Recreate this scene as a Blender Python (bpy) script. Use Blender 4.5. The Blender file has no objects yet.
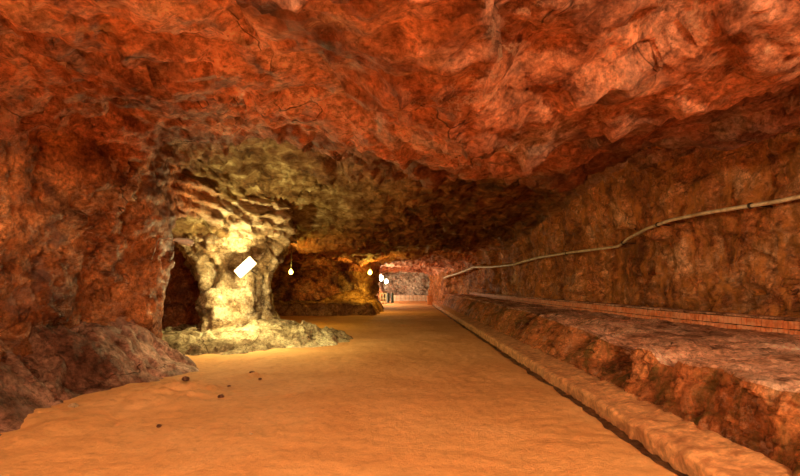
import bpy, math, random
import numpy as np

rng = np.random.default_rng(7)
random.seed(7)
C = bpy.context.scene.collection
F = 500.0                      # focal length in pixels of the 800x476 frame
PX, PY, H = 404.0, 286.0, 1.6  # vanishing point of the passage, eye height

# ------------------------------------------------------------------ noise
_perm = np.arange(256); rng.shuffle(_perm); _perm = np.concatenate([_perm, _perm, _perm]).astype(np.int32)
_g = rng.normal(size=(256, 3)).astype(np.float32); _g /= np.linalg.norm(_g, axis=1)[:, None]
_r3 = rng.random((256, 3)).astype(np.float32)
_rn = rng.normal(size=(256, 3)).astype(np.float32)

def _hash(i, j, k):
    return _perm[_perm[_perm[i & 255] + (j & 255)] + (k & 255)]

def perlin(x, y, z):
    x = np.asarray(x, np.float32); y = np.asarray(y, np.float32); z = np.asarray(z, np.float32)
    x, y, z = np.broadcast_arrays(x, y, z)
    xi = np.floor(x).astype(np.int32); yi = np.floor(y).astype(np.int32); zi = np.floor(z).astype(np.int32)
    fx = x - xi; fy = y - yi; fz = z - zi
    u = fx*fx*fx*(fx*(fx*6-15)+10); v = fy*fy*fy*(fy*(fy*6-15)+10); w = fz*fz*fz*(fz*(fz*6-15)+10)
    out = 0
    for a in (0, 1):
        for b in (0, 1):
            for c in (0, 1):
                g = _g[_hash(xi+a, yi+b, zi+c)]
                d = g[..., 0]*(fx-a) + g[..., 1]*(fy-b) + g[..., 2]*(fz-c)
                out = out + d*(u if a else 1-u)*(v if b else 1-v)*(w if c else 1-w)
    return out*1.6

def fbm(x, y, z, s, octv=4, rough=.5, off=0.):
    o = 0; a = 1.
    for i in range(octv):
        o = o + a*perlin(x*s+off+i*17.3, y*s+off*1.7+i*5.1, z*s-off+i*9.7)
        s *= 2.03; a *= rough
    return o

def facets(x, y, z, s, off=0., tilt=.8):
    """random tilted planes over voronoi cells; returns (height, gap to the next cell)"""
    x = x*s+off; y = y*s+off; z = z*s-off
    xi = np.floor(x).astype(np.int32); yi = np.floor(y).astype(np.int32); zi = np.floor(z).astype(np.int32)
    d1 = np.full(x.shape, 9., np.float32); d2 = d1.copy(); h = np.zeros(x.shape, np.float32)
    for a in (-1, 0, 1):
        for b in (-1, 0, 1):
            for c in (-1, 0, 1):
                hh = _hash(xi+a, yi+b, zi+c)
                p = _r3[hh]
                dx = x-(xi+a+p[..., 0]); dy = y-(yi+b+p[..., 1]); dz = z-(zi+c+p[..., 2])
                d = dx*dx+dy*dy+dz*dz
                n = _rn[hh]
                hv = tilt*(n[..., 0]*dx+n[..., 1]*dy+n[..., 2]*dz) + .5*_rn[(hh+31) & 255][..., 0]
                near = d < d1
                d2 = np.where(near, d1, np.minimum(d2, d))
                h = np.where(near, hv, h); d1 = np.where(near, d, d1)
    return h, np.sqrt(d2)-np.sqrt(d1)

def sig(t): return 1/(1+np.exp(-np.clip(t, -30, 30)))
def sstep(a, b, t):
    t = np.clip((t-a)/(b-a), 0, 1); return t*t*(3-2*t)
def smax(a, b, k):
    h = np.clip(.5+.5*(a-b)/k, 0, 1); return b*(1-h)+a*h+k*h*(1-h)
def smin(a, b, k): return -smax(-a, -b, k)
def tab(t, pts):
    return np.interp(t, [p[0] for p in pts], [p[1] for p in pts])

# ------------------------------------------------------------------ the cave, in metres
# right wall of the passage and the line of the brick kerb at its foot
KERB = [(-10, 7.2), (3, 7.1), (6, 6.8), (8, 6.36), (10.3, 5.73), (13, 5.3), (16, 5.07), (24, 4.9), (38, 4.8), (45, 4.6)]
XR = [(-10, 7.7), (3, 7.6), (6, 7.25), (8, 6.8), (10.3, 6.15), (13, 5.72), (16, 5.5), (24, 5.3), (34, 5.1), (38, 4.6), (42, 3.3), (47, 2.8), (60, 2.7)]
XL = [(-10, -5.0), (4, -5.1), (7, -5.2), (9.6, -5.0), (10.4, -4.9), (12.5, -4.6), (14, -4.4), (16, -4.9), (18, -5.2), (22, -4.9), (26, -3.6), (32, -2.5), (36, -2.3), (44, -2.55), (60, -2.3)]
CY = [-10, 0, 4, 6, 8, 11, 14, 17, 20, 25, 30, 40, 60]
CX = [-6.5, -4.2, -2.5, 0, 2.5, 4.5, 8]
CZ = np.array([
 [4.6, 4.6, 4.6, 4.6, 4.5, 4.4, 4.0, 3.6, 3.3, 3.2, 3.1, 3.0, 3.0],
 [4.5, 4.5, 4.5, 4.5, 4.6, 4.7, 4.1, 3.3, 2.95, 2.85, 2.85, 2.9, 2.8],
 [4.1, 4.1, 4.1, 4.25, 4.6, 4.95, 4.4, 3.6, 3.05, 2.95, 2.85, 2.8, 2.4],
 [4.1, 4.1, 4.05, 4.0, 4.2, 4.4, 4.1, 3.75, 3.5, 3.3, 3.1, 2.85, 2.5],
 [4.3, 4.3, 4.3, 4.5, 4.8, 4.8, 4.5, 4.1, 3.8, 3.4, 3.2, 2.85, 2.5],
 [4.8, 4.8, 4.9, 5.0, 5.0, 4.9, 4.6, 4.2, 3.9, 3.5, 3.2, 2.85, 2.5],
 [4.9, 4.9, 4.9, 4.8, 4.7, 4.6, 4.5, 4.2, 3.9, 3.5, 3.2, 2.9, 2.5]])

def ceil_base(x, y):
    """bilinear in a control grid; x is (nx,1), y is (1,ny) or both flat"""
    ix = np.clip(np.searchsorted(CX, x)-1, 0, len(CX)-2); iy = np.clip(np.searchsorted(CY, y)-1, 0, len(CY)-2)
    cx = np.array(CX); cy = np.array(CY)
    u = np.clip((x-cx[ix])/(cx[ix+1]-cx[ix]), 0, 1); v = np.clip((y-cy[iy])/(cy[iy+1]-cy[iy]), 0, 1)
    u = u*u*(3-2*u); v = v*v*(3-2*v)*.5+v*.5
    z = CZ[ix, iy]*(1-u)*(1-v)+CZ[ix+1, iy]*u*(1-v)+CZ[ix, iy+1]*(1-u)*v+CZ[ix+1, iy+1]*u*v
    return z

def ceil_z(x, y):
    x, y = np.broadcast_arrays(np.asarray(x, np.float64), np.asarray(y, np.float64))
    z = ceil_base(x, y)
    wob = fbm(x, y, 0*x+3.1, .9, 4, .55)
    # the big slab over the right half that breaks off along a ragged edge
    e = tab(x, [(-9, 6.0), (-2.2, 6.2), (-1, 7.6), (0, 8.3), (1.3, 8.7), (1.7, 7.9), (2.5, 6.6), (3.3, 6.3), (4.15, 5.2), (5.2, 4.3), (8, 3.0)])
    s = sig(-(y-e+.55*wob)/.05)*sstep(-1.0, .9, x)
    slab = 3.50+.1*np.sin(y*.9+x*.5)+.06*(x-2)+.10*np.maximum(5.5-y, 0)
    z = z*(1-s)+np.minimum(z, slab)*s
    # a second, darker slab behind it
    e2 = tab(x, [(-9, 8), (-.5, 9.2), (1.5, 9.6), (2.6, 10.6), (3.7, 10.2), (4.3, 8.8), (5.2, 7.4), (6, 6)])
    s2 = sig(-(y-e2+.5*wob)/.09)*sstep(-.6, .8, x)*(1-s)
    z = z*(1-s2)+np.minimum(z, 3.72+.05*wob)*s2
    # shallow steps where beds of salt have peeled off, arching around the left recess
    q = y+.55*(x+2.6)**2*.35+.9*fbm(x, y, 0*x, .35, 3, .5, 4.)
    for q0, dz in ((5.6, .10), (7.4, .16), (9.6, .13), (11.3, .14), (13.2, .12), (15.5, .10), (18.5, .1), (23, .12), (29, .12), (37, .12)):
        z = z+dz*(sig((q-q0)/.06)-.5)*(1-sstep(.0, 2.5, x)*(y < 12))
    return z

def rbox(x, y, z, x0, x1, y0, y1, z1, r):
    """distance-like to an arched chamber without a floor"""
    cx, cy = (x0+x1)/2, (y0+y1)/2
    dx = np.abs(x-cx)-(x1-x0)/2; dy = np.abs(y-cy)-(y1-y0)/2
    return smax(smax(dx, dy, r), z-z1, r)

def field(x, y, z):
    """negative in the air, positive in the rock"""
    cz = ceil_z(x, y)
    xl = tab(y, XL); xr = tab(y, XR)
    lo = perlin(x*.45+3, y*.45, z*.45)
    lean = .35*sstep(.6, 3.6, z)*(1-sstep(9, 11, y))
    dl = (xl+lean+.0*z)-x
    leanr = .25*sstep(2.2, 4.2, z)
    dr = x-(xr-leanr)
    d = smax(z-cz, smax(dl, dr, .4), .9)
    d = smax(d, y-54.5, .3)
    # alcove behind the near left corner, pillar standing right of it
    alc = rbox(x, y, z, -8.6, -3.9, 10.3, 16.4, 3.0, .7)
    px_ = np.sqrt(((x+5.02)/.90)**2+((y-15.4)/1.5)**2)-1
    px_ = px_*1.3-.85*sstep(1.5, 3.6, z)-.40*sstep(1.0, -.2, z)
    px_ = px_+.10*np.abs(np.sin(2.3*np.arctan2(y-15.4, x+5.02)+.35*z))-.05
    # niche scooped out of the pillar behind the lamp
    ni = np.sqrt(((x+4.75)/.62)**2+((y-13.7)/.62)**2+((z-1.55)/1.1)**2)-1
    px_ = smax(px_, 0-ni*.6-0, .0001) if False else smin(px_, ni*.5, .15)*1.0 if False else px_
    alc = smax(alc, -px_, .35)
    # a slit and a pit worn into the pillar
    slit = (np.sqrt(((x+4.22)/.15)**2+((y-14.7)/.8)**2+((z-1.5)/.95)**2)-1)*.3
    pit = (np.sqrt(((x+5.42)/.30)**2+((y-14.1)/.8)**2+((z-1.7)/.7)**2)-1)*.35
    pits = np.minimum(slit, pit)
    d = smin(d, alc, .25)
    pil = -px_
    d = np.where((y > 12.5) & (y < 19.5) & (x < -2.0), smax(d, pil-.0, .3), d)
    d = np.where((np.abs(x+4.75) < 2) & (np.abs(y-13.9) < 2), smin(d, smax(ni*.6, -(z-.2), .1), .12), d)
    d = np.where((y > 12) & (y < 16) & (x < -3.2), smin(d, pits, .08), d)
    # side chamber with the yellow lamp
    ch = rbox(x, y, z, -12.0, -2.6, 18.4, 33, 3.3, .6)
    ch = smax(ch, -px_, .4)
    d = smin(d, ch, .3)
    # broken wedge that closes the chamber on the right
    wd = np.sqrt(((x+2.75)/.8)**2+((y-34.3)/2.4)**2)-1
    wd = wd-.22*sstep(1.6, 2.9, z)-.25*sstep(1.0, 0., z)
    d = np.where((y > 30) & (y < 38) & (x < 0), smax(d, -wd, .3), d)
    # a dark recess on the right just before the end
    rc = rbox(x, y, z, 2.0, 5.0, 48.5, 51.5, 2.3, .3)
    d = smin(d, rc, .1)
    d = smin(d, rbox(x, y, z, -5.2, -1.8, 47.8, 53.6, 2.3, .3), .15)  # added pocket on the left, out of view, holds the end wall's light
    return d+.22*lo

def gridline(a, b, f):
    out = [a]
    while out[-1] < b: out.append(out[-1]+f(out[-1]))
    return np.array(out)

gx = gridline(-12.6, 8.4, lambda t: .065 if -6.2 < t < 7.6 else .14)
gy = gridline(-9.0, 55.6, lambda t: .25 if t < 2 else max(.055, .0085*t))
gz = gridline(-.45, 5.7, lambda t: .06)

def surface_nets(gx, gy, gz):
    nx, ny, nz = len(gx), len(gy), len(gz)
    V = np.empty((nx, ny, nz), np.float32)
    for j0 in range(0, ny, 24):
        yy = gy[j0:j0+24]
        V[:, j0:j0+24, :] = field(gx[:, None, None], yy[None, :, None], gz[None, None, :])
    S = V > 0
    acc = np.zeros((nx-1, ny-1, nz-1, 3), np.float32); cnt = np.zeros((nx-1, ny-1, nz-1), np.float32)
    ax = [gx.astype(np.float32), gy.astype(np.float32), gz.astype(np.float32)]
    quads = []
    edges = []
    for a in range(3):
        sl0 = [slice(None)]*3; sl1 = [slice(None)]*3
        sl0[a] = slice(0, -1); sl1[a] = slice(1, None)
        v0 = V[tuple(sl0)]; v1 = V[tuple(sl1)]
        ch = S[tuple(sl0)] != S[tuple(sl1)]
        I = np.argwhere(ch)
        t = v0[ch]/(v0[ch]-v1[ch])
        P = np.stack([ax[k][I[:, k]] for k in range(3)], 1)
        P[:, a] += t*(ax[a][I[:, a]+1]-ax[a][I[:, a]])
        b, c = [k for k in range(3) if k != a]
        for ob in (0, 1):
            for oc in (0, 1):
                J = I.copy(); J[:, b] -= ob; J[:, c] -= oc
                ok = np.ones(len(J), bool)
                for k in (b, c): ok &= (J[:, k] >= 0) & (J[:, k] < (nx-1, ny-1, nz-1)[k])
                np.add.at(acc, (J[ok, 0], J[ok, 1], J[ok, 2]), P[ok]); np.add.at(cnt, (J[ok, 0], J[ok, 1], J[ok, 2]), 1)
        edges.append((a, b, c, I, S[tuple(sl0)][ch]))
    idx = np.full(cnt.shape, -1, np.int64); m = cnt > 0
    idx[m] = np.arange(m.sum())
    verts = acc[m]/cnt[m][:, None]
    for a, b, c, I, inside in edges:
        ok = (I[:, b] > 0) & (I[:, c] > 0) & (I[:, b] < cnt.shape[b]) & (I[:, c] < cnt.shape[c]) & (I[:, a] < cnt.shape[a])
        I = I[ok]; ins = inside[ok]
        def at(db, dc):
            J = I.copy(); J[:, b] -= db; J[:, c] -= dc
            return idx[J[:, 0], J[:, 1], J[:, 2]]
        q = np.stack([at(1, 1), at(0, 1), at(0, 0), at(1, 0)], 1)
        # rock below the edge start (ins) -> air on the far side: normal points to +a
        flip = ~ins if a != 1 else ins
        q[flip] = q[flip][:, ::-1]
        quads.append(q)
    return verts, np.concatenate(quads)

def vnormals(v, q):
    n = np.cross(v[q[:, 2]]-v[q[:, 0]], v[q[:, 3]]-v[q[:, 1]])
    o = np.zeros_like(v)
    for k in range(4): np.add.at(o, q[:, k], n)
    return o/np.maximum(np.linalg.norm(o, axis=1), 1e-9)[:, None]

verts, quads = surface_nets(gx, gy, gz)
# relax once to get rid of the grid's terraces
for it in range(2):
    s = np.zeros_like(verts); c = np.zeros(len(verts))
    for a, b in ((0, 1), (1, 2), (2, 3), (3, 0)):
        np.add.at(s, quads[:, a], verts[quads[:, b]]); np.add.at(c, quads[:, a], 1)
        np.add.at(s, quads[:, b], verts[quads[:, a]]); np.add.at(c, quads[:, b], 1)
    verts = verts*.5+.5*s/c[:, None]
nor = vnormals(verts, quads)
base = verts.copy()

def rock_relief(P, N, k=1.0):
    """how far the surface is pushed towards the air at each point"""
    x, y, z = P[:, 0], P[:, 1], P[:, 2]
    w1 = fbm(x, y, z, .8, 3, .5, 11.)*.35; w2 = fbm(x, y, z, .8, 3, .5, 37.)*.35
    f1, g1 = facets(x*.9+w1, y*.75+w2, z+w1*.6, .62, 2., .9)
    f2, g2 = facets(x+w2+.4*z, y*.8+w1, z*1.1-w2, 1.5, 9., .9)
    f3, g3 = facets(x+w1*.5, y-w2*.5+.3*z, z, 4.2, 5., .9)
    b = fbm(x, y, z, .45, 3, .5, 1.)
    rd = 1-np.abs(fbm(x+.5*w1, y*.7, z*1.2+.3*x, 1.1, 4, .52, 21.))*1.6
    rd2 = 1-np.abs(fbm(x+.4*z, y*.8, z, 3.6, 4, .58, 61.))*1.6
    m = sstep(-.5, .5, b)
    o = .13*f1+.06*f2*(.4+m)+.022*f3*(1.3-m)+.13*b+.10*(rd-.5)+.04*(rd2-.5)*(.4+m)
    o -= .05*np.exp(-(g1/.03)**2)*sstep(-.1, .3, w1)
    # bedding: thin overhanging leaves that follow the arch
    t = z*3.2+.35*x+.22*y+.8*b+.3*w1+.35*fbm(x, y, z, 1.4, 3, .5, 7.)
    saw = t-np.floor(t)
    dome = sstep(8.5, 10.5, y)*(1-sstep(19, 24, y))*sstep(1.2, -.5, x)*sstep(2.4, 3.0, z)
    o += dome*.13*(sstep(0, .25, saw)*(1-saw)*1.3-.4)
    t2 = t*2.7+.5*rd2; saw2 = t2-np.floor(t2)
    o += dome*.06*(1-saw2)
    # vertical fluting on the right wall
    fl = fbm(x*.6, y*1.0, z*.12, 3.2, 3, .55, 8.)
    o += .05*fl*sstep(3.5, 4.5, x)*(z < 9)
    return o*k

rel = rock_relief(base, nor)
keep_off = 1-.75*sstep(2.5, 1.2, base[:, 1])*0
corner = np.exp(-(((base[:, 0]+4.7)/.9)**2+((base[:, 1]-10.2)/1.0)**2))*(base[:, 2] < 3.6)
rel = rel*(1-.55*corner)
verts = base+nor*rel[:, None]

# ------------------------------------------------------------------ node helpers
def new_mat(name):
    m = bpy.data.materials.new(name); m.use_nodes = True
    nt = m.node_tree; nt.nodes.clear()
    out = nt.nodes.new('ShaderNodeOutputMaterial'); b = nt.nodes.new('ShaderNodeBsdfPrincipled')
    nt.links.new(b.outputs[0], out.inputs[0])
    return m, nt, b

class G:
    def __init__(s, nt):
        s.nt = nt; s.tc = nt.nodes.new('ShaderNodeTexCoord').outputs['Object']
    def link(s, a, b): s.nt.links.new(a, b)
    def mapping(s, scale=(1, 1, 1), rot=(0, 0, 0), loc=(0, 0, 0), src=None):
        n = s.nt.nodes.new('ShaderNodeMapping'); n.inputs['Scale'].default_value = scale
        n.inputs['Rotation'].default_value = rot; n.inputs['Location'].default_value = loc
        s.link(src or s.tc, n.inputs[0]); return n.outputs[0]
    def noise(s, scale, detail=6, rough=.6, dist=0, vec=None, out=0, typ=None):
        n = s.nt.nodes.new('ShaderNodeTexNoise'); s.link(vec or s.tc, n.inputs['Vector'])
        if typ: n.noise_type = typ
        n.inputs['Scale'].default_value = scale; n.inputs['Detail'].default_value = detail
        n.inputs['Roughness'].default_value = rough; n.inputs['Distortion'].default_value = dist
        return n.outputs[out]
    def voro(s, scale, feat='F1', vec=None, out='Distance'):
        n = s.nt.nodes.new('ShaderNodeTexVoronoi'); n.feature = feat; s.link(vec or s.tc, n.inputs['Vector'])
        n.inputs['Scale'].default_value = scale; return n.outputs[out]
    def ramp(s, src, stops, interp='LINEAR'):
        n = s.nt.nodes.new('ShaderNodeValToRGB'); s.link(src, n.inputs[0]); cr = n.color_ramp; cr.interpolation = interp
        while len(cr.elements) < len(stops): cr.elements.new(.5)
        for e, (p, c) in zip(cr.elements, stops):
            e.position = p; e.color = (*c, 1) if isinstance(c, (tuple, list)) else (c, c, c, 1)
        return n.outputs[0]
    def mix(s, f, a, b, mode='MIX'):
        n = s.nt.nodes.new('ShaderNodeMix'); n.data_type = 'RGBA'; n.blend_type = mode
        for v, i in ((f, 0), (a, 6), (b, 7)):
            if hasattr(v, 'default_value') or hasattr(v, 'is_output'): s.link(v, n.inputs[i])
            else: n.inputs[i].default_value = v if i == 0 else (*v, 1)
        return n.outputs[2]
    def math(s, op, a, b=0.):
        n = s.nt.nodes.new('ShaderNodeMath'); n.operation = op
        for v, i in ((a, 0), (b, 1)):
            if hasattr(v, 'is_output'): s.link(v, n.inputs[i])
            else: n.inputs[i].default_value = v
        return n.outputs[0]
    def warp(s, amt, scale, vec=None):
        n = s.noise(scale, 3, .5, vec=vec, out=1)
        sub = s.nt.nodes.new('ShaderNodeVectorMath'); sub.operation = 'MULTIPLY_ADD'
        s.link(n, sub.inputs[0]); sub.inputs[1].default_value = (amt,)*3; s.link(vec or s.tc, sub.inputs[2])
        return sub.outputs[0]
    def bump(s, h, dist, strength=1., prev=None):
        n = s.nt.nodes.new('ShaderNodeBump'); s.link(h, n.inputs['Height'])
        n.inputs['Distance'].default_value = dist; n.inputs['Strength'].default_value = strength
        if prev: s.link(prev, n.inputs['Normal'])
        return n.outputs[0]
    def axis(s, i, vec=None):
        n = s.nt.nodes.new('ShaderNodeSeparateXYZ'); s.link(vec or s.tc, n.inputs[0]); return n.outputs[i]

def rock_material(name, ramp, dark=(.07, .022, .012), vein=(.78, .50, .34), grey=(.16, .10, .10), streak=None,
                  rough=(.42, .75), grey_amt=.5, vein_amt=.5, dark_amt=.7, bumpk=1., spec=.12, crack=1., lit_bed=None, shade_zone=None):
    m, nt, b = new_mat(name); g = G(nt)
    w = g.warp(.35, 1.1)
    big = g.noise(.75, 10, .66, .25, vec=w)
    col = g.ramp(big, ramp)
    # broad changes from iron-dark to pale
    vb = g.noise(.42, 9, .66, .2, vec=g.mapping(loc=(61, 13, 28), src=w))
    col = g.mix(1., col, g.ramp(vb, [(.37, (.34, .28, .24)), (.5, (.9, .88, .86)), (.60, (1.25, 1.32, 1.36))]), 'MULTIPLY')
    md = g.noise(2.6, 11, .72, .2, vec=g.mapping(loc=(1, 53, 8), scale=(1, .7, 1.3), src=w))
    col = g.mix(1., col, g.ramp(md, [(.38, (.40, .34, .30)), (.48, (.95, .93, .92)), (.60, (1.3, 1.38, 1.45))]), 'MULTIPLY')
    cellc = g.voro(1.5, vec=g.warp(.7, 1.6), out='Color')
    cv = g.axis(0, cellc)
    col = g.mix(.55, col, g.ramp(cv, [(0, (.7, .66, .66)), (.5, (1, 1, 1)), (1, (1.1, 1.12, 1.15))]), 'MULTIPLY')
    # grains
    fine = g.noise(15, 10, .78, 0)
    col = g.mix(.8, col, g.ramp(fine, [(.38, (.28, .24, .22)), (.5, (1, 1, 1)), (.62, (1.6, 1.7, 1.75))]), 'MULTIPLY')
    # dark mineral patches
    dn = g.noise(1.3, 11, .72, .3, vec=g.mapping(loc=(5, 9, 2), src=w))
    col = g.mix(g.math('MULTIPLY', g.ramp(dn, [(.52, 0.), (.66, 1.)]), dark_amt), col, dark)
    # greyish-mauve clay
    gn = g.noise(1.1, 10, .7, .2, vec=g.mapping(loc=(25, 3, 8), src=w))
    col = g.mix(g.math('MULTIPLY', g.ramp(gn, [(.53, 0.), (.64, 1.)]), grey_amt), col, grey)
    # pale salt veins and patches
    vn = g.noise(2.1, 10, .7, .5, vec=g.mapping(loc=(2, 31, 8), scale=(1, .6, 1.7), src=w))
    band = g.ramp(vn, [(.485, 0.), (.50, 1.), (.515, 0.)])
    msk = g.ramp(g.noise(.7, 4, .5, vec=g.mapping(loc=(7, 7, 7))), [(.45, 0.), (.6, 1.)])
    col = g.mix(g.math('MULTIPLY', g.math('MULTIPLY', band, msk), vein_amt), col, vein)
    pn = g.noise(3.4, 8, .7, .6, vec=g.mapping(loc=(12, 1, 18), src=w))
    col = g.mix(g.math('MULTIPLY', g.ramp(pn, [(.58, 0.), (.66, 1.)]), vein_amt), col, vein)
    # thin dark joints, broken up
    crn = g.noise(.6, 3, .45, .3, vec=g.mapping(loc=(41, 3, 8), scale=(1, .8, 1.5), src=w))
    crm = g.ramp(crn, [(.496, 1.), (.5, 0.), (.504, 1.)])
    ck = g.math('MAXIMUM', crm, g.ramp(g.noise(1.1, 3, .5, vec=g.mapping(loc=(3, 3, 3))), [(.46, 0.), (.56, 1.)]))
    if crack: col = g.mix(ck, (.07, .025, .014), col)
    if streak:
        sn = g.noise(1.0, 8, .68, .4, vec=g.mapping(scale=(3, 3, 1.1), rot=(.5, 0, 0), src=g.warp(.35, 1.5)))
        col = g.mix(g.ramp(sn, [(.47, 0.), (.62, .9)]), col, streak[0])
        sn2 = g.noise(1.0, 8, .68, .4, vec=g.mapping(loc=(9, 4, 2), scale=(4, 4, 1.1), rot=(.35, 0, 0), src=g.warp(.35, 1.5)))
        col = g.mix(g.ramp(sn2, [(.50, 0.), (.64, .9)]), col, streak[1])
    for st in (shade_zone, lit_bed):      # zones in the colour: shade beyond the slab, and salt bed partly lamp glow
        if st is None: continue
        rp, cen, rad, soft = st
        sub = nt.nodes.new('ShaderNodeVectorMath'); sub.operation = 'SUBTRACT'
        g.link(g.warp(1.6, .7), sub.inputs[0]); sub.inputs[1].default_value = tuple(c+.8 for c in cen)
        dv = nt.nodes.new('ShaderNodeVectorMath'); dv.operation = 'DIVIDE'; g.link(sub.outputs[0], dv.inputs[0]); dv.inputs[1].default_value = rad
        ln = nt.nodes.new('ShaderNodeVectorMath'); ln.operation = 'LENGTH'; g.link(dv.outputs[0], ln.inputs[0])
        mr = nt.nodes.new('ShaderNodeMapRange'); g.link(ln.outputs['Value'], mr.inputs[0])
        mr.inputs[1].default_value = 1+soft; mr.inputs[2].default_value = 1-soft
        mk = mr.outputs[0]
        sc = g.ramp(g.noise(1.0, 10, .7, .5, vec=g.mapping(scale=(1.6, 1.6, 5), src=w)), rp)
        col = g.mix(mk, col, sc)
    g.link(col, b.inputs['Base Color'])
    g.link(g.ramp(g.noise(5, 6, .6), [(.35, rough[0]), (.65, rough[1])]), b.inputs['Roughness'])
    b.inputs['Specular IOR Level'].default_value = spec
    h1 = g.noise(1.3, 9, .62, 0, vec=g.mapping(scale=(1, .7, 1.3), src=g.warp(.15, 1.2)), typ='RIDGED_MULTIFRACTAL')
    h2 = g.noise(12, 9, .76, 0)
    h4 = g.noise(1.0, 9, .66, .2, vec=g.mapping(scale=(2.2, 1.5, 7), rot=(.3, .5, .2), src=w))
    n = g.bump(h1, .04*bumpk)
    n = g.bump(h4, .05*bumpk, 1., n)
    n = g.bump(g.noise(4.5, 7, .7, 0, vec=g.mapping(loc=(8, 2, 5), scale=(1, .8, 1.3))), .11*bumpk, 1., n)
    n = g.bump(h2, .05*bumpk, 1., n)
    if crack: n = g.bump(ck, .015, 1., n)
    g.link(n, b.inputs['Normal'])
    return m

RUST = [(.30, (.22, .065, .025)), (.42, (.46, .15, .05)), (.52, (.66, .25, .09)), (.60, (.74, .38, .19)), (.70, (.82, .54, .38))]
SALMON = [(.30, (.34, .10, .045)), (.42, (.62, .22, .11)), (.52, (.74, .32, .20)), (.60, (.80, .44, .33)), (.70, (.86, .60, .50))]
CREAM = [(.34, (.13, .07, .03)), (.44, (.34, .22, .11)), (.53, (.60, .46, .28)), (.64, (.84, .74, .56))]
OLIVE = [(.34, (.06, .03, .012)), (.44, (.17, .09, .03)), (.54, (.30, .20, .08)), (.62, (.50, .40, .2)), (.72, (.78, .68, .42))]

SHADE = [(.34, (.05, .022, .008)), (.46, (.16, .062, .018)), (.56, (.30, .12, .035)), (.66, (.46, .20, .07))]  # dark tone painting the shade in the recess beyond the slab
M = {}
M['ceiling'] = rock_material('ceiling_rock', SALMON, grey=(.34, .19, .16), grey_amt=.45, dark_amt=.6, vein_amt=.55, lit_bed=(OLIVE, (-4.0, 14.2, 3.6), (3.0, 4.3, 2.6), .3), shade_zone=(SHADE, (1.6, 19.5, 4.0), (5.2, 11.0, 4.0), .35))  # olive salt bed, partly painted lamp glow; the dark zone is painted shade
M['left'] = rock_material('left_wall_rock', RUST, grey=(.24, .13, .11), grey_amt=.65, dark_amt=.85, vein_amt=.55, lit_bed=(CREAM, (-4.2, 15.2, 2.6), (2.1, 3.6, 3.0), .2))  # cream salt bed around the floodlight, part of its paleness is painted glow
M['right'] = rock_material('right_wall_rock', RUST, streak=((.26, .10, .022), (.66, .25, .06)), grey_amt=.1, dark_amt=.6, vein_amt=.35)
M['pillar'] = rock_material('pale_pillar_salt', CREAM, dark=(.22, .12, .06), grey=(.45, .33, .22), grey_amt=.5, dark_amt=.5, vein=(.9, .82, .68))
M['wedge'] = rock_material('ochre_rock', [(.3, (.3, .12, .04)), (.5, (.62, .34, .12)), (.7, (.8, .55, .28))], grey_amt=.2, dark_amt=.4)
M['end'] = rock_material('end_wall_salt', [(.3, (.36, .27, .20)), (.5, (.60, .48, .38)), (.7, (.8, .7, .6))], grey_amt=.3, dark_amt=.3)
M['rubble'] = rock_material('mauve_rubble', [(.3, (.18, .075, .05)), (.45, (.34, .16, .11)), (.6, (.48, .26, .19)), (.75, (.56, .35, .26))], grey=(.32, .22, .19), grey_amt=.7, dark_amt=.5, bumpk=.6, vein_amt=.2, rough=(.5, .8))
M['mound'] = rock_material('pale_mound_salt', [(.3, (.35, .27, .14)), (.5, (.62, .52, .32)), (.7, (.78, .70, .48))], dark=(.2, .14, .07), grey=(.4, .33, .2), grey_amt=.35, dark_amt=.45, rough=(.6, .9))
M['terrace'] = rock_material('brown_terrace', [(.3, (.20, .09, .03)), (.5, (.42, .22, .07)), (.7, (.58, .34, .13))], grey_amt=.2, dark_amt=.6, rough=(.6, .9))
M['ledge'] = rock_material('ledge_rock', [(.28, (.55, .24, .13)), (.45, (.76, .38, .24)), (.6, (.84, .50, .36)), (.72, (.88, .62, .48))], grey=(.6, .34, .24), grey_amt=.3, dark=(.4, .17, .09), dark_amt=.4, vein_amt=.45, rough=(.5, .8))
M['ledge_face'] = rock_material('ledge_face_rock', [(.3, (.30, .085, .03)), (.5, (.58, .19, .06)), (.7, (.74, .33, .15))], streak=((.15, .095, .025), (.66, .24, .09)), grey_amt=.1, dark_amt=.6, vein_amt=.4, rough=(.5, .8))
M['kerb'] = None

def floor_material():
    m, nt, b = new_mat('trodden_sand'); g = G(nt)
    n1 = g.noise(.5, 8, .6, .5); n2 = g.noise(9, 10, .75)
    col = g.ramp(n1, [(.3, (.64, .31, .11)), (.5, (.76, .40, .155)), (.7, (.84, .49, .22))])
    col = g.mix(.6, col, g.ramp(n2, [(.3, (.62, .58, .55)), (.5, (1, 1, 1)), (.72, (1.15, 1.15, 1.15))]), 'MULTIPLY')
    sp = g.noise(14, 5, .8, vec=g.mapping(loc=(4, 4, 4)))
    col = g.mix(g.ramp(sp, [(.70, 0.), (.76, .6)]), col, (.22, .09, .04))
    dp = g.noise(1.6, 9, .7, 1.2, vec=g.mapping(loc=(14, 4, 4)))
    col = g.mix(g.ramp(dp, [(.60, 0.), (.72, .5)]), col, (.42, .19, .08))
    g.link(col, b.inputs['Base Color']); b.inputs['Roughness'].default_value = .85
    b.inputs['Specular IOR Level'].default_value = .2
    n = g.bump(g.noise(2.2, 9, .6, 0), .03); n = g.bump(g.noise(17, 8, .75), .022, 1., n)
    g.link(n, b.inputs['Normal'])
    return m
M['floor'] = floor_material()


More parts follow.
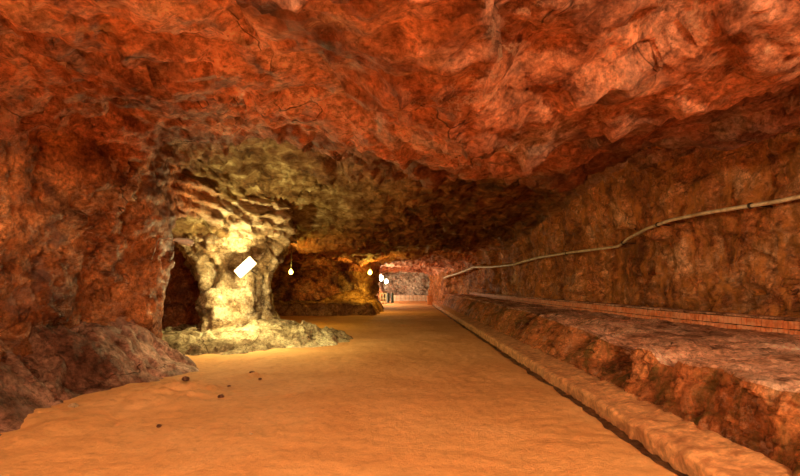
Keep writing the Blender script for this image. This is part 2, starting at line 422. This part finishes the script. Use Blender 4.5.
def plain(name, col, rough=.5, metal=0., bump=.004, var=.35, scale=30, dirt=None):
    m, nt, b = new_mat(name); g = G(nt)
    n = g.noise(scale, 7, .65, .3)
    lo = tuple(c*(1-var) for c in col); hi = tuple(min(1, c*(1+var)) for c in col)
    c = g.ramp(n, [(.3, lo), (.7, hi)])
    if dirt: c = g.mix(g.ramp(g.noise(scale*.25, 8, .7, 1.), [(.45, 0.), (.62, .85)]), c, dirt)
    g.link(c, b.inputs['Base Color']); b.inputs['Roughness'].default_value = rough; b.inputs['Metallic'].default_value = metal
    g.link(g.bump(n, bump), b.inputs['Normal'])
    return m
def glow(name, col, strength):
    m, nt, b = new_mat(name)
    b.inputs['Base Color'].default_value = (.8, .8, .7, 1)
    b.inputs['Emission Color'].default_value = (*col, 1); b.inputs['Emission Strength'].default_value = strength
    return m

# ------------------------------------------------------------------ object helpers
def tag(o, label=None, cat=None, group=None, kind=None):
    if label: o['label'] = label
    if cat: o['category'] = cat
    if group: o['group'] = group
    if kind: o['kind'] = kind
    return o
def mesh_obj(name, v, f, mat, parent=None, smooth=True, loc=None):
    me = bpy.data.meshes.new(name)
    v = np.asarray(v, np.float32)
    if isinstance(f, np.ndarray):
        me.vertices.add(len(v)); me.vertices.foreach_set('co', v.ravel())
        me.loops.add(f.size); me.loops.foreach_set('vertex_index', f.ravel().astype(np.int32))
        me.polygons.add(len(f)); me.polygons.foreach_set('loop_start', np.arange(0, f.size, f.shape[1], dtype=np.int32))
        me.update(calc_edges=True)
    else:
        me.from_pydata([tuple(map(float, p)) for p in v], [], f); me.update()
    me.validate()
    me.materials.append(mat)
    if smooth: me.polygons.foreach_set('use_smooth', [True]*len(me.polygons))
    o = bpy.data.objects.new(name, me); C.objects.link(o)
    if parent: o.parent = parent
    if loc is not None: o.location = loc
    return o
def empty(name, loc, label, cat, group=None, rz=0.):
    o = bpy.data.objects.new(name, None); C.objects.link(o); o.location = loc; o.rotation_euler = (0, 0, rz)
    return tag(o, label, cat, group)
def submesh(v, q, mask, name, mat):
    f = q[mask]; u, inv = np.unique(f, return_inverse=True)
    return mesh_obj(name, v[u], inv.reshape(f.shape).astype(np.int32), mat)
class MB:
    def __init__(s): s.v = []; s.f = []
    def box(s, x0, x1, y0, y1, z0, z1):
        n = len(s.v)
        s.v += [(x, y, z) for z in (z0, z1) for y in (y0, y1) for x in (x0, x1)]
        s.f += [tuple(n+i for i in q) for q in ((0, 2, 3, 1), (4, 5, 7, 6), (0, 1, 5, 4), (2, 6, 7, 3), (0, 4, 6, 2), (1, 3, 7, 5))]
        return s
    def tube(s, pts, r, n=12, cap=True):
        pts = [np.array(p, float) for p in pts]; rs = r if isinstance(r, (list, tuple)) else [r]*len(pts)
        base = len(s.v); up = np.array([0, 0, 1.])
        for i, p in enumerate(pts):
            d = pts[min(i+1, len(pts)-1)]-pts[max(i-1, 0)]; d /= np.linalg.norm(d)+1e-9
            a = np.cross(d, up if abs(d[2]) < .95 else np.array([1., 0, 0])); a /= np.linalg.norm(a); b = np.cross(d, a)
            for k in range(n):
                t = 2*math.pi*k/n; s.v.append(tuple(p+rs[i]*(math.cos(t)*a+math.sin(t)*b)))
        for i in range(len(pts)-1):
            for k in range(n):
                s.f.append((base+i*n+k, base+i*n+(k+1) % n, base+(i+1)*n+(k+1) % n, base+(i+1)*n+k))
        if cap:
            s.f.append(tuple(base+k for k in range(n))[::-1]); s.f.append(tuple(base+(len(pts)-1)*n+k for k in range(n)))
        return s
    def ball(s, c, r, n=12, m=8, sz=1.):
        base = len(s.v)
        for i in range(m+1):
            t = math.pi*i/m
            for k in range(n):
                a = 2*math.pi*k/n
                s.v.append((c[0]+r*math.sin(t)*math.cos(a), c[1]+r*math.sin(t)*math.sin(a), c[2]+r*sz*math.cos(t)))
        for i in range(m):
            for k in range(n): s.f.append((base+i*n+k, base+(i+1)*n+k, base+(i+1)*n+(k+1) % n, base+i*n+(k+1) % n))
        return s
    def build(s, name, mat, parent=None, bevel=0., smooth=True):
        o = mesh_obj(name, s.v, s.f, mat, parent, smooth)
        if bevel:
            b = o.modifiers.new('b', 'BEVEL'); b.width = bevel; b.segments = 2; b.limit_method = 'ANGLE'
        return o

# ------------------------------------------------------------------ split the shell into the setting's surfaces
fc = base[quads].mean(1); fn = nor[quads].mean(1)
cx_, cy_, cz_ = fc[:, 0], fc[:, 1], fc[:, 2]
top = ceil_z(cx_, cy_)
is_pillar = (cx_ > -6.2) & (cx_ < -3.3) & (cy_ > 13.0) & (cy_ < 18.7) & (cz_ < 2.95)
is_wedge = (cx_ > -4.3) & (cx_ < -1.3) & (cy_ > 31.6) & (cy_ < 37.2) & (cz_ < 2.6)
is_end = (cy_ > 53.6) & ~is_pillar
rest = ~(is_pillar | is_wedge | is_end)
is_ceil = rest & ((cz_ > top-.75) & (fn[:, 2] < -.35) | (fn[:, 2] < -.7))
is_l = rest & ~is_ceil & (cx_ < .5)
is_r = rest & ~is_ceil & (cx_ >= .5)
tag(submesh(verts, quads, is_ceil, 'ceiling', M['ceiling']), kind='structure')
tag(submesh(verts, quads, is_l, 'wall_left', M['left']), kind='structure')
tag(submesh(verts, quads, is_r, 'wall_right', M['right']), kind='structure')
tag(submesh(verts, quads, is_end, 'wall_end', M['end']), kind='structure')
tag(submesh(verts, quads, is_pillar, 'rock_pillar', M['pillar']), 'pale lamp-lit salt rock pillar between the dark alcove and the side chamber', 'rock pillar')
tag(submesh(verts, quads, is_wedge, 'rock_pillar', M['wedge']), 'small ochre rock pillar at the far right edge of the side chamber', 'rock pillar')

# ------------------------------------------------------------------ ground
def heightfield(name, x, y, z, mat, **k):
    """x, y, z are 2-d arrays"""
    nx, ny = x.shape
    v = np.stack([x, y, z], -1).reshape(-1, 3)
    i = np.arange(nx*ny).reshape(nx, ny)
    f = np.stack([i[:-1, :-1], i[1:, :-1], i[1:, 1:], i[:-1, 1:]], -1).reshape(-1, 4)
    return mesh_obj(name, v, f, mat)
def floor_h(x, y):
    z = .035*fbm(x, y, 0*x, .45, 4, .5, 2.)+.012*fbm(x, y, 0*x, 4, 3, .6, 5.)
    # sand banked against the rubble on the left
    z = z+.09*sstep(-2.6, -4.2, x)*sstep(9.5, 7.5, y)*(1+.8*fbm(x, y, 0*x, 1.1, 3, .5, 9.))
    lump = np.exp(-(((x+3.35)/.55)**2+((y-7.3)/.7)**2))
    z = z+lump*(.13+.09*fbm(x, y, 0*x, 5, 4, .65, 3.))
    lump = np.exp(-(((x+2.7)/.35)**2+((y-9.0)/.25)**2))
    z = z+lump*.05*(1+1.6*fbm(x, y, 0*x, 5, 3, .6, 3.))
    return z
fx = np.concatenate([gridline(-12.5, -6, lambda t: .2)[:-1], gridline(-6, 2.44, lambda t: .045)])
fx = fx[fx < 2.38]; fx = np.append(fx, 2.38)
fy = gridline(-9, 55.5, lambda t: .3 if t < 3 else max(.04, .008*t))
X, Y = np.meshgrid(fx, fy, indexing='ij')
edge = .05*fbm(Y, 0*Y, 0*Y, 1.3, 4, .6, 3.)
Xe = X+edge*sstep(1.9, 2.42, X)
Z = floor_h(X, Y)
Z = Z-.16*sstep(2.31, 2.38, X)*1.0
tag(heightfield('floor', Xe, Y, Z, M['floor']), kind='structure')

# rubble skirt along the foot of the left wall
sy = gridline(2.0, 11.6, lambda t: .04); su = np.linspace(0, 1, 60)
U, Y = np.meshgrid(su, sy, indexing='ij')
foot = tab(Y, [(2, -3.9), (5.5, -4.0), (6.3, -4.3), (7, -4.3), (7.6, -4.05), (8.6, -3.95), (9.4, -3.85), (10.2, -4.2), (11, -4.7), (11.6, -5.2)])
X = foot+(-6.1-foot)*U
hh = tab(Y, [(2, .75), (6, .85), (8.6, .85), (9.5, .8), (10.4, .5), (11.2, .15), (11.6, 0)])
prof = sstep(-.05, .62, U)
w = fbm(X, Y, 0*X, .9, 3, .5, 3.)
f1, g1 = facets(X+w*.3, Y+w*.3, 0*X, 1.1, 3.)
f2, g2 = facets(X, Y+w*.2, 0*X+2, 2.6, 7.)
f3, _ = facets(X, Y, 0*X+2, 6.5, 1.)
Z = hh*prof*(1+.25*w)+(.12*f1+.05*f2+.015*f3+.02*fbm(X, Y, 0*X, 4, 4, .6, 4.))*sstep(0, .25, U)*sstep(0, .4, hh)-.05*(1-sstep(0, .06, U))-.06*np.exp(-(g1/.06)**2)
Z = Z+.02
X = X+.04*fbm(X, Y, 0*Z, 1.2, 2, .6)
tag(heightfield('rock_rubble', X, Y, Z, M['rubble']), 'mauve-brown bank of rock rubble along the foot of the near left wall', 'rubble')

# pale mound around the pillar
mx = gridline(-7.6, -.2, lambda t: .05); my = gridline(10.8, 19.5, lambda t: .05)
X, Y = np.meshgrid(mx, my, indexing='ij')
w = fbm(X, Y, 0*X, .8, 3, .5, 6.)
d1 = ((X+5.2)/2.7)**2+((Y-14.4)/3.1)**2
d2 = ((X+3.6)/2.2)**2+((Y-15.0)/2.6)**2
d1 = d1+.25*w+.1*fbm(X, Y, 0*X, 2.6, 3, .6, 1.); d2 = d2+.25*w
Z = .50*np.clip(1-d1, 0, 1)**.9+.42*np.clip(1-d2, 0, 1)**1.1*(1-np.clip(1-d1, 0, 1)*.6)
f1, g1 = facets(X+w*.3, Y*.9, 0*X, 1.6, 5.)
f2, _ = facets(X, Y+w*.2, 0*X+2, 5, 7.)
k = np.clip(Z/.15, 0, 1)
Z = Z*(1+.25*w)+k*(.07*f1+.03*f2+.03*fbm(X, Y, 0*X, 5, 4, .6, 4.))-.045+.12*(k > 0)*0
tag(heightfield('salt_mound', X, Y, Z, M['mound']), 'pale lamp-lit mound of salt debris around the foot of the big pillar', 'mound')

# terrace in the side chamber, sloping up to the wedge
tx = gridline(-12.5, -1.2, lambda t: .08); ty = gridline(26.0, 35, lambda t: .08)
X, Y = np.meshgrid(tx, ty, indexing='ij')
w = fbm(X, Y, 0*X, .6, 3, .5, 8.)
fr = 27.3+.5*w+.0*X
rt = sstep(-1.35, -1.9, X+.25*w)
Z = .66*sstep(fr-.35, fr+.35, Y)*rt
Z = Z+.75*np.exp(-((X+3.1)/1.0)**2-((Y-33.0)/2.2)**2)+.3*np.exp(-((X+4.3)/.9)**2-((Y-31.5)/1.3)**2)
f1, _ = facets(X, Y, 0*X, 1.2, 5.)
Z = Z+(.09*f1+.05*fbm(X, Y, 0*X, 3, 4, .6, 4.))*np.clip(Z/.2, 0, 1)-.045
tag(heightfield('earth_terrace', X, Y, Z, M['terrace']), 'low brown earth terrace with a ragged front inside the side chamber', 'terrace')

# ------------------------------------------------------------------ right side: channel, kerb, rock ledge, brick kerb
ky = gridline(1.5, 46, lambda t: max(.035, .008*t))
def strip(name, prof, mat, rough=.01, ys=ky, sub=1, sc=5, shift=None):
    """sweep a cross-section [(x,z)...] along the passage, with wear"""
    P = np.array(prof, float)
    n = len(P); X = np.repeat(P[:, 0][:, None], len(ys), 1); Z = np.repeat(P[:, 1][:, None], len(ys), 1)
    Y = np.repeat(ys[None, :], n, 0)
    if shift is not None: X = X+shift(ys)[None, :]
    dx = fbm(X, Y, Z, sc, 3, .6, 3.)*rough; dz = fbm(X, Y, Z, sc, 3, .6, 31.)*rough
    return heightfield(name, X+dx, Y, Z+dz, mat)
def lin(a, b, n): return [(a[0]+(b[0]-a[0])*i/n, a[1]+(b[1]-a[1])*i/n) for i in range(n)]
M['channel'] = plain('wet_dark_mud', (.045, .02, .012), .35, 0, .02, .5, 12, (.16, .07, .03))
ch = strip('drain_channel', lin((2.34, -.10), (2.64, -.09), 7)+[(2.64, -.09)], M['channel'], .03)
tag(ch, 'narrow dark drain channel running between sandy floor and stained kerb', 'drain')
prof = lin((2.55, -.14), (2.54, .07), 6)+lin((2.54, .07), (2.58, .10), 3)+lin((2.58, .10), (3.06, .16), 10)+lin((3.06, .16), (3.14, .10), 3)+[(3.14, .1)]
M['kerb'] = plain('stained_concrete', (.70, .35, .15), .75, 0, .015, .4, 14, (.36, .14, .05))
kb = strip('kerb', prof, M['kerb'], .022, sc=4, shift=lambda y: .03*fbm(y, 0*y, 0*y, .5, 3, .5))
tag(kb, 'low rust-stained concrete kerb along the foot of the rock ledge', 'kerb')

# rock ledge: a face and a top, from one profile
def kerb_x(y): return tab(y, KERB)
lt = np.linspace(0, 1, 110)
T, Y = np.meshgrid(lt, ky, indexing='ij')
w = fbm(Y*0+1, Y, 0*Y, .55, 4, .55, 3.)
w2 = fbm(Y*0+5, Y, 0*Y, 1.3, 3, .6, 3.)
topx = tab(Y, [(1, 3.05), (7, 3.15), (10, 3.35), (14, 3.5), (46, 3.55)])+.16*w+.10*w2
htop = tab(Y, [(1, .74), (8, .76), (12, .84), (20, .92), (46, .95)])
s1 = .42
a = np.clip(T/s1, 0, 1)
topx = topx+.06; Xf = 3.04+(topx-3.04)*(a**1.6)+.0*T; Zf = -.05+(htop+.05)*a**.85
b2 = np.clip((T-s1)/(1-s1), 0, 1)
kx = kerb_x(Y)+.1
X = np.where(T < s1, Xf, topx+(kx-topx)*b2); Z = np.where(T < s1, Zf, htop+(tab(Y, [(1, .78), (8, .8), (14, .9), (46, .99)])-htop)*b2)
# collapsed hollows in the face
for y0, wd, dp in ((7.6, .55, .35), (9.3, .5, .30), (11.4, .8, .2), (6.2, .25, .08), (14, .7, .2)):
    e = np.exp(-((Y-y0+.15*w2)/wd)**4)*(1-sstep(s1, s1+.22, T))
    X = X+dp*e*sstep(.05, .3, T); Z = Z-.14*e*sstep(.3, .45, T)
f1, g1 = facets(X*1.0, Y, Z, 1.4, 4.); f2, g2 = facets(X, Y, Z, 3.6, 8.)
nf = np.where(T < s1, 1., 0.); nf = 1-sstep(s1-.08, s1+.03, T)
rr = .03*f1+.025*f2+.04*fbm(X, Y, Z, 3, 5, .6, 2.)-.04*np.exp(-(g2/.07)**2)
fl = .10*fbm(X*.5, Y, Z*.15, 5, 3, .55, 4.)*nf
X = X-(rr*nf*1.2+fl)*sstep(0, .06, T); Z = Z+rr*(1-nf)*.55*(1-sstep(.93, 1, T))+.03*fbm(X, Y, 0*X, 1, 3, .5)*(1-nf)
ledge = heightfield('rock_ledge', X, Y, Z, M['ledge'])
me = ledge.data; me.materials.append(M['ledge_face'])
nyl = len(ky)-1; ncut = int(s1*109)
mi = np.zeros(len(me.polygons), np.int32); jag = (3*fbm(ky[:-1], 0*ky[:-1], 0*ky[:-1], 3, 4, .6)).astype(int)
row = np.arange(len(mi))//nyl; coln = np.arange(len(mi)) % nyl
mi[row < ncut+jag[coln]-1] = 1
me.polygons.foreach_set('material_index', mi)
tag(ledge, 'long knee-high salt rock ledge with broken face along the right side', 'ledge')

# brick kerb on the ledge: two courses of upright bricks with a capping
M['brick'] = plain('red_salt_brick', (.60, .17, .055), .6, 0, .01, .4, 14, (.74, .36, .2))
M['mortar'] = plain('dark_mortar', (.05, .018, .01), .9, 0, .01, .3)
bk = MB(); mo = MB(); cap = MB()
ys = [3.0]
while ys[-1] < 40: ys.append(ys[-1]+(.09 if ys[-1] < 24 else .18))
bz = lambda y: float(tab(y, [(1, .74), (8, .77), (14, .84), (46, .9)]))
for c in range(2):
    for i, y in enumerate(ys[:-1]):
        wj = (ys[i+1]-y)*.74
        x = float(kerb_x(y)); xn = float(kerb_x(y+wj)); jt = random.uniform(-.008, .008); z0 = bz(y)-.02+c*.145+random.uniform(-.003, .003)
        n = len(bk.v); z1 = z0+.128
        bk.v += [(x+jt, y, z0), (x+.2, y, z0), (xn+.2, y+wj, z0), (xn+jt, y+wj, z0), (x+jt, y, z1), (x+.2, y, z1), (xn+.2, y+wj, z1), (xn+jt, y+wj, z1)]
        bk.f += [tuple(n+k for k in q) for q in ((0, 3, 2, 1), (4, 5, 6, 7), (0, 1, 5, 4), (3, 7, 6, 2), (0, 4, 7, 3), (1, 2, 6, 5))]
yy = np.array(ys); P = [(.04, -.1), (.04, .262), (.19, .262), (.19, -.1)]
Xm = np.array([[kerb_x(y)+p[0] for y in yy] for p in P]); Zm = np.array([[bz(y)+p[1] for y in yy] for p in P]); Ym = np.repeat(yy[None], 4, 0)
bw = empty('brick_kerb', (6.36, 8.0, .77), 'low red brick kerb on the ledge at the foot of the right wall', 'brick kerb')
def parent_keep(o, p):
    o.parent = p; o.matrix_parent_inverse = p.matrix_world.inverted()
bpy.context.view_layer.update()
o = bk.build('brick_course', M['brick'], smooth=False); parent_keep(o, bw)
o = heightfield('mortar_core', Xm, Ym, Zm, M['mortar']); o.data.polygons.foreach_set('use_smooth', [False]*len(o.data.polygons)); parent_keep(o, bw)
pc = lin((-.012, .268), (-.012, .30), 2)+lin((-.012, .30), (.235, .305), 6)+[(.235, .268)]
Xc = np.array([[kerb_x(y)+p[0] for y in ky[(ky > 3) & (ky < 40)]] for p in pc]); kk = ky[(ky > 3) & (ky < 40)]
Zc = np.array([[bz(y)+p[1] for y in kk] for p in pc]); Yc = np.repeat(kk[None], len(pc), 0)
Zc = Zc+.008*fbm(Xc, Yc, Zc, 5, 3, .6)
o = heightfield('capping', Xc, Yc, Zc, M['ledge']); parent_keep(o, bw)
# packed debris between the brick kerb and the wall
dx = np.linspace(0, 1, 14); U, Y = np.meshgrid(dx, kk, indexing='ij')
X = kerb_x(Y)+.18+1.0*U; Z = tab(Y, [(1, .74), (8, .77), (14, .84), (46, .9)])+.25+.05*U+.05*fbm(X, Y, 0*X, 2.5, 4, .6)*sstep(0, .3, U)
tag(heightfield('debris_fill', X, Y, Z, M['ledge_face']), 'packed earth fill behind the red brick kerb against the right wall', 'earth', kind='stuff')

# ------------------------------------------------------------------ pipe along the right wall
M['pipe'] = plain('chalky_pipe', (.62, .52, .36), .4, 0, .003, .3, 12, (.36, .22, .1))
M['iron'] = plain('dark_iron', (.05, .035, .03), .5, .6)
pix = [(860, 188), (800, 201), (745, 210), (686, 220), (655, 229), (629, 239), (615, 246.5), (590, 251), (562, 255), (544, 257.5), (527, 262), (522, 264.5), (500, 267), (482, 267), (476, 269), (462, 275), (448, 278)]
pts = []
def wall_hit(dxz):
    """march from the camera along (dx, 1, dz) to the right wall"""
    t = np.linspace(6, 47, 4000)
    x = dxz[0]*t; xr_ = tab(t, XR)-.12
    i = np.argmax(x > xr_); return t[i]
for p in pix:
    a = ((p[0]-PX)/F, (PY-p[1])/F)
    Yh = wall_hit(a); pts.append((a[0]*Yh-.28, Yh, H+a[1]*Yh))
pts = np.array(pts)
# snap off the displaced wall: nearest shell vertices decide how far out the pipe hangs
wv = verts[(verts[:, 0] > 1.5) & (verts[:, 2] > 1.6) & (verts[:, 2] < 3.8)]
sm = []
for i in range(len(pts)-1):
    for t in np.linspace(0, 1, 6, endpoint=False): sm.append(pts[i]*(1-t)+pts[i+1]*t)
sm.append(pts[-1]); sm = np.array(sm)
for i, p in enumerate(sm):
    d = (np.abs(wv[:, 1]-p[1]) < .3) & (np.abs(wv[:, 2]-p[2]) < .25) & (wv[:, 0] > tab(wv[:, 1], XR)-.9)
    if d.any():
        xm = wv[d, 0].min()-.07
        p[0] = xm
k = np.ones(7)/7; pad = np.concatenate([[sm[0, 0]]*3, sm[:, 0], [sm[-1, 0]]*3]); mn = np.array([pad[i:i+7].min() for i in range(len(sm))])
pad = np.concatenate([[mn[0]]*3, mn, [mn[-1]]*3]); sx = np.convolve(pad, k, 'valid')
# keep height on the sight line's slope at the pipe's own distance
for i in range(len(sm)):
    r = sm[i]; f = sx[i]/r[0]; sm[i] = (sx[i], r[1], r[2])
pp = empty('wall_pipe', tuple(sm[6]), 'long thin pale pipe running along the right rock wall', 'pipe')
bpy.context.view_layer.update()
o = MB().tube(sm, [float(max(.036, .0026*p[1])) for p in sm], 10).build('pipe_run', M['pipe']); parent_keep(o, pp)
for i in range(9, len(sm)-8, 12):
    p = sm[i]; br = MB()
    br.tube([p+(-.0, -.02, 0), p+(0, .02, 0)], .055, 12)
    br.tube([p, p+(.4, 0, -.02)], .012, 8)
    o = br.build('bracket', M['iron']); parent_keep(o, pp)

# ------------------------------------------------------------------ lamps
M['enamel'] = plain('grey_enamel', (.66, .62, .56), .45, 0, .002, .15)
M['housing'] = plain('weathered_aluminium', (.5, .46, .4), .4, .5, .002, .2)
M['diffuser'] = plain('dull_diffuser', (.62, .56, .46), .3, 0, .001, .12)
M['cable'] = plain('black_cable', (.02, .016, .013), .6)
def at(px, py, Y): return ((px-PX)*Y/F, Y, H+(PY-py)*Y/F)
def light(loc, energy, col, r=.1, name='lamp_light'):
    l = bpy.data.lights.new(name, 'POINT'); l.energy = energy; l.color = col; l.shadow_soft_size = r
    o = bpy.data.objects.new(name, l); C.objects.link(o); o.location = loc; return o

# floodlight in the pillar's niche
p = at(245, 267, 13.3)
fl = empty('floodlight', p, 'glaring white floodlight mounted on the pale pillar', 'lamp', rz=math.radians(-12))
fl.rotation_euler = (math.radians(-14), math.radians(-44), math.radians(8))
fl.scale = (.9, .9, .8)
hb = MB().box(-.30, .30, .02, .14, -.15, .15)
for i in range(7): hb.box(-.27+i*.08, -.255+i*.08, .14, .20, -.12, .12)
hb.build('housing', M['housing'], fl, .01)
MB().box(-.32, .32, -.01, .03, -.17, .17).build('rim', M['enamel'], fl, .006)
MB().box(-.28, .28, -.022, -.008, -.13, .13).build('lens', glow('flood_lens_glow', (1., .84, .42), 16), fl, .003)
MB().tube([(-.34, .08, 0), (-.36, .25, 0), (-.2, .5, 0), (.2, .5, 0), (.36, .25, 0), (.34, .08, 0)], .014, 8).tube([(0, .5, 0), (0, 1.1, 0)], .018, 8).build('bracket', M['iron'], fl)
light((p[0]+.22, p[1]-.55, p[2]-.25), 150, (1., .80, .33), .14)

# bulbs with shades
def bulb_lamp(px, py, Y, label, col, s, energy, r=.09, drop=.5, group=None):
    p = at(px, py, Y)
    e = empty('bulb_lamp', p, label, 'lamp', group)
    MB().ball((0, 0, 0), r, 14, 10, 1.15).build('bulb', glow('bulb_glow', col, s), e)
    MB().tube([(0, 0, r*.9), (0, 0, r*1.7)], [r*.45, r*.4], 12).build('socket', M['enamel'], e)
    MB().tube([(0, 0, r*1.6), (.02, .02, r*1.6+drop*.5), (-.02, .05, r*1.6+drop)], .012, 6).build('cable', M['cable'], e)
    light((p[0], p[1]-r*2.2, p[2]-r*.5), energy, col, r)
    return e
bulb_lamp(291, 272, 19.5, 'single yellow bulb lamp hanging in the dark side chamber', (1., .66, .08), 3.2, 50, .085, 1.0)
bulb_lamp(370, 272.5, 30.5, 'yellow bulb lamp hanging beside the small ochre pillar', (1., .62, .07), 3.2, 80, .13, .6)
bulb_lamp(381, 278, 40, 'bright white bulb lamp in the far passage, the left of two', (1., .86, .50), 8, 60, .21, .4)
bulb_lamp(386.3, 281.5, 44, 'bright white bulb lamp in the far passage, the right of two', (1., .86, .50), 8, 90, .17, .4)

# unlit lamp on a bent arm at the near left corner
p = at(188, 242.5, 9.5)
ll = empty('arm_lamp', p, 'unlit grey lamp head on a bent arm from the near left wall', 'lamp', rz=math.radians(6))
mb = MB(); 
mb.tube([(-.27, 0, .045), (-.2, 0, .05), (0, 0, .02), (.08, 0, -.0), (.1, 0, -.02)], [.02, .042, .06, .05, .02], 14)
mb.build('housing', M['enamel'], ll)
MB().tube([(-.18, 0, .01), (0, 0, -.025), (.07, 0, -.04)], [.028, .045, .03], 12).build('lens', M['diffuser'], ll)
MB().tube([(-.24, 0, .045), (-.38, 0, .075), (-.52, .0, .07), (-.56, 0, .02), (-.60, 0, -.15), (-.66, .0, -.32)], .013, 8).build('arm', M['housing'], ll)

# ------------------------------------------------------------------ far end
M['rail'] = plain('pale_yellow_paint', (.72, .6, .3), .5)
def rail(px0, px1, Y, h, label):
    x0 = (px0-PX)*Y/F; x1 = (px1-PX)*Y/F
    e = empty('railing', (x0, Y, 0), label, 'railing')
    for i in range(3):
        x = (x1-x0)*i/2; MB().tube([(x, 0, 0), (x, 0, h)], .045, 8).build('post', M['rail'], e)
    for z in (h*.5, h-.03): MB().tube([(0, 0, z), (x1-x0, 0, z)], .04, 8).build('rail', M['rail'], e)
    return e
rail(380.2, 386.0, 45.5, .95, 'pale yellow railing at the left of the far passage below the white lamps')
M['white'] = plain('whitewashed_salt_block', (.68, .56, .42), .7, 0, .02, .25, 6)
lw = MB(); 
for i in range(12): lw.box(-1.25+i*.44, -.83+i*.44+.0, -.14, .14, 0, .30); lw.box(-1.25+i*.44, -.83+i*.44, -.14, .14, .31, .62)
o = lw.build('block_wall', M['white'], None, .02); o.location = (.1, 53.0, 0)
tag(o, 'low pale block wall across the far end of the passage', 'wall')
M['post'] = plain('orange_post', (.7, .25, .07), .7, 0, .02, .3, 8)
o = MB().box(-.22, .22, -.2, .2, 0, .72).box(-.27, .27, -.25, .25, .72, .8).build('kerb_post', M['post'], None, .02); o.location = (2.2, 42.5, 0)
tag(o, 'stubby orange post where the right kerb ends, far down the passage', 'post')

M['green'] = plain('dark_green_paint', (.05, .09, .05), .5, 0, .004, .3)
for pxx, lb in ((388.2, 'dark greenish upright post just right of the yellow railing'), (392.4, 'second dark greenish upright post, farther right from the yellow railing')):
    o = MB().tube([(0, 0, 0), (0, 0, .05), (0, 0, .07), (0, 0, .86), (0, 0, .92), (0, 0, .98)], [.17, .17, .13, .12, .08, .02], 12).build('bollard', M['green'])
    o.location = ((pxx-PX)*48/F, 48, 0); tag(o, lb, 'post', 'dark posts in the far passage')
# ------------------------------------------------------------------ loose stones
M['stone_dark'] = rock_material('dark_stone', [(.3, (.14, .05, .03)), (.6, (.34, .15, .09))], grey_amt=.3, dark_amt=.4)
M['stone_pale'] = rock_material('pale_stone', [(.3, (.6, .36, .18)), (.6, (.85, .62, .4))], grey_amt=.1, dark_amt=.1)
def stone(px, py, size, mat, label, zoff=0, name='loose_stone', group=None):
    Y = F*(H-zoff)/(py-PY); x = (px-PX)*Y/F
    n, m = 18, 12; v = []; f = []
    for i in range(m+1):
        t = math.pi*i/m
        for k_ in range(n):
            a = 2*math.pi*k_/n; v.append((math.sin(t)*math.cos(a), math.sin(t)*math.sin(a), math.cos(t)))
    v = np.array(v, np.float32)
    fa, _ = facets(v[:, 0]+px, v[:, 1]+py, v[:, 2], .9, px*.1); r = 1+.22*fa
    v = v*r[:, None]*np.array([1, .8, .6])*size
    for i in range(m):
        for k_ in range(n): f.append((i*n+k_, (i+1)*n+k_, (i+1)*n+(k_+1) % n, i*n+(k_+1) % n))
    z = float(floor_h(np.array([x]), np.array([Y]))[0])+zoff
    o = mesh_obj(name, v, f, mat, loc=(x, Y, z+size*.25)); o.rotation_euler = (0, 0, px)
    return tag(o, label, 'stone', group)
stone(159, 427, .035, M['stone_dark'], 'dark pebble alone on the orange sand in the lower left')
stone(73, 415, .05, M['stone_pale'], 'pale stone at the sandy foot of the left rubble bank')
stone(221, 399, .05, M['stone_dark'], 'dark stone at the right tip of the small sand hump')
stone(186, 388, .06, M['stone_dark'], 'dark stone at the back of the small sand hump')
stone(252, 374, .05, M['stone_dark'], 'small dark stone on the floor between sand hump and pale mound')
stone(260, 379, .035, M['stone_dark'], 'tiny dark stone just right of the others before the pale mound')
stone(229, 387, .03, M['stone_dark'], 'tiny dark stone between the sand hump and pale mound')
stone(343, 476, .02, M['stone_dark'], 'dark pebble at the bottom edge in the middle of the sand floor') if False else None
stone(251, 436, .018, M['stone_pale'], 'small ochre pebble on the open orange sand floor')

# ------------------------------------------------------------------ light behind the viewer: the lamps of the stretch of passage we stand in; last, an added far light
WARM = (1., .68, .35)
light((-1.8, -1.3, 3.3), 540, WARM, .25, 'passage_light')
light((2.8, -1.8, 3.3), 620, WARM, .25, 'passage_light')
light((.3, -6.0, 3.0), 420, WARM, .4, 'passage_light')
light((-3.6, 50.5, 1.6), 260, (1., .86, .55), .2, 'passage_light')  # added unseen light in the left pocket, brightens the end wall

w = bpy.data.worlds.new('world'); bpy.context.scene.world = w; w.use_nodes = True
w.node_tree.nodes['Background'].inputs[0].default_value = (1., .5, .22, 1); w.node_tree.nodes['Background'].inputs[1].default_value = .3

# ------------------------------------------------------------------ camera
cam = bpy.data.cameras.new('camera'); co = bpy.data.objects.new('camera', cam); C.objects.link(co)
co.location = (0, 0, H); co.rotation_euler = (math.pi/2, 0, 0)
cam.sensor_width = 36; cam.lens = F/800*36; cam.shift_x = -(PX-400)/800; cam.shift_y = (PY-238)/800
cam.clip_start = .05; cam.clip_end = 200
sc = bpy.context.scene; sc.camera = co
sc.view_settings.view_transform = 'Standard'; sc.view_settings.look = 'None'; sc.view_settings.gamma = 1; sc.view_settings.use_curve_mapping = False
sc.view_settings.exposure = 1.35
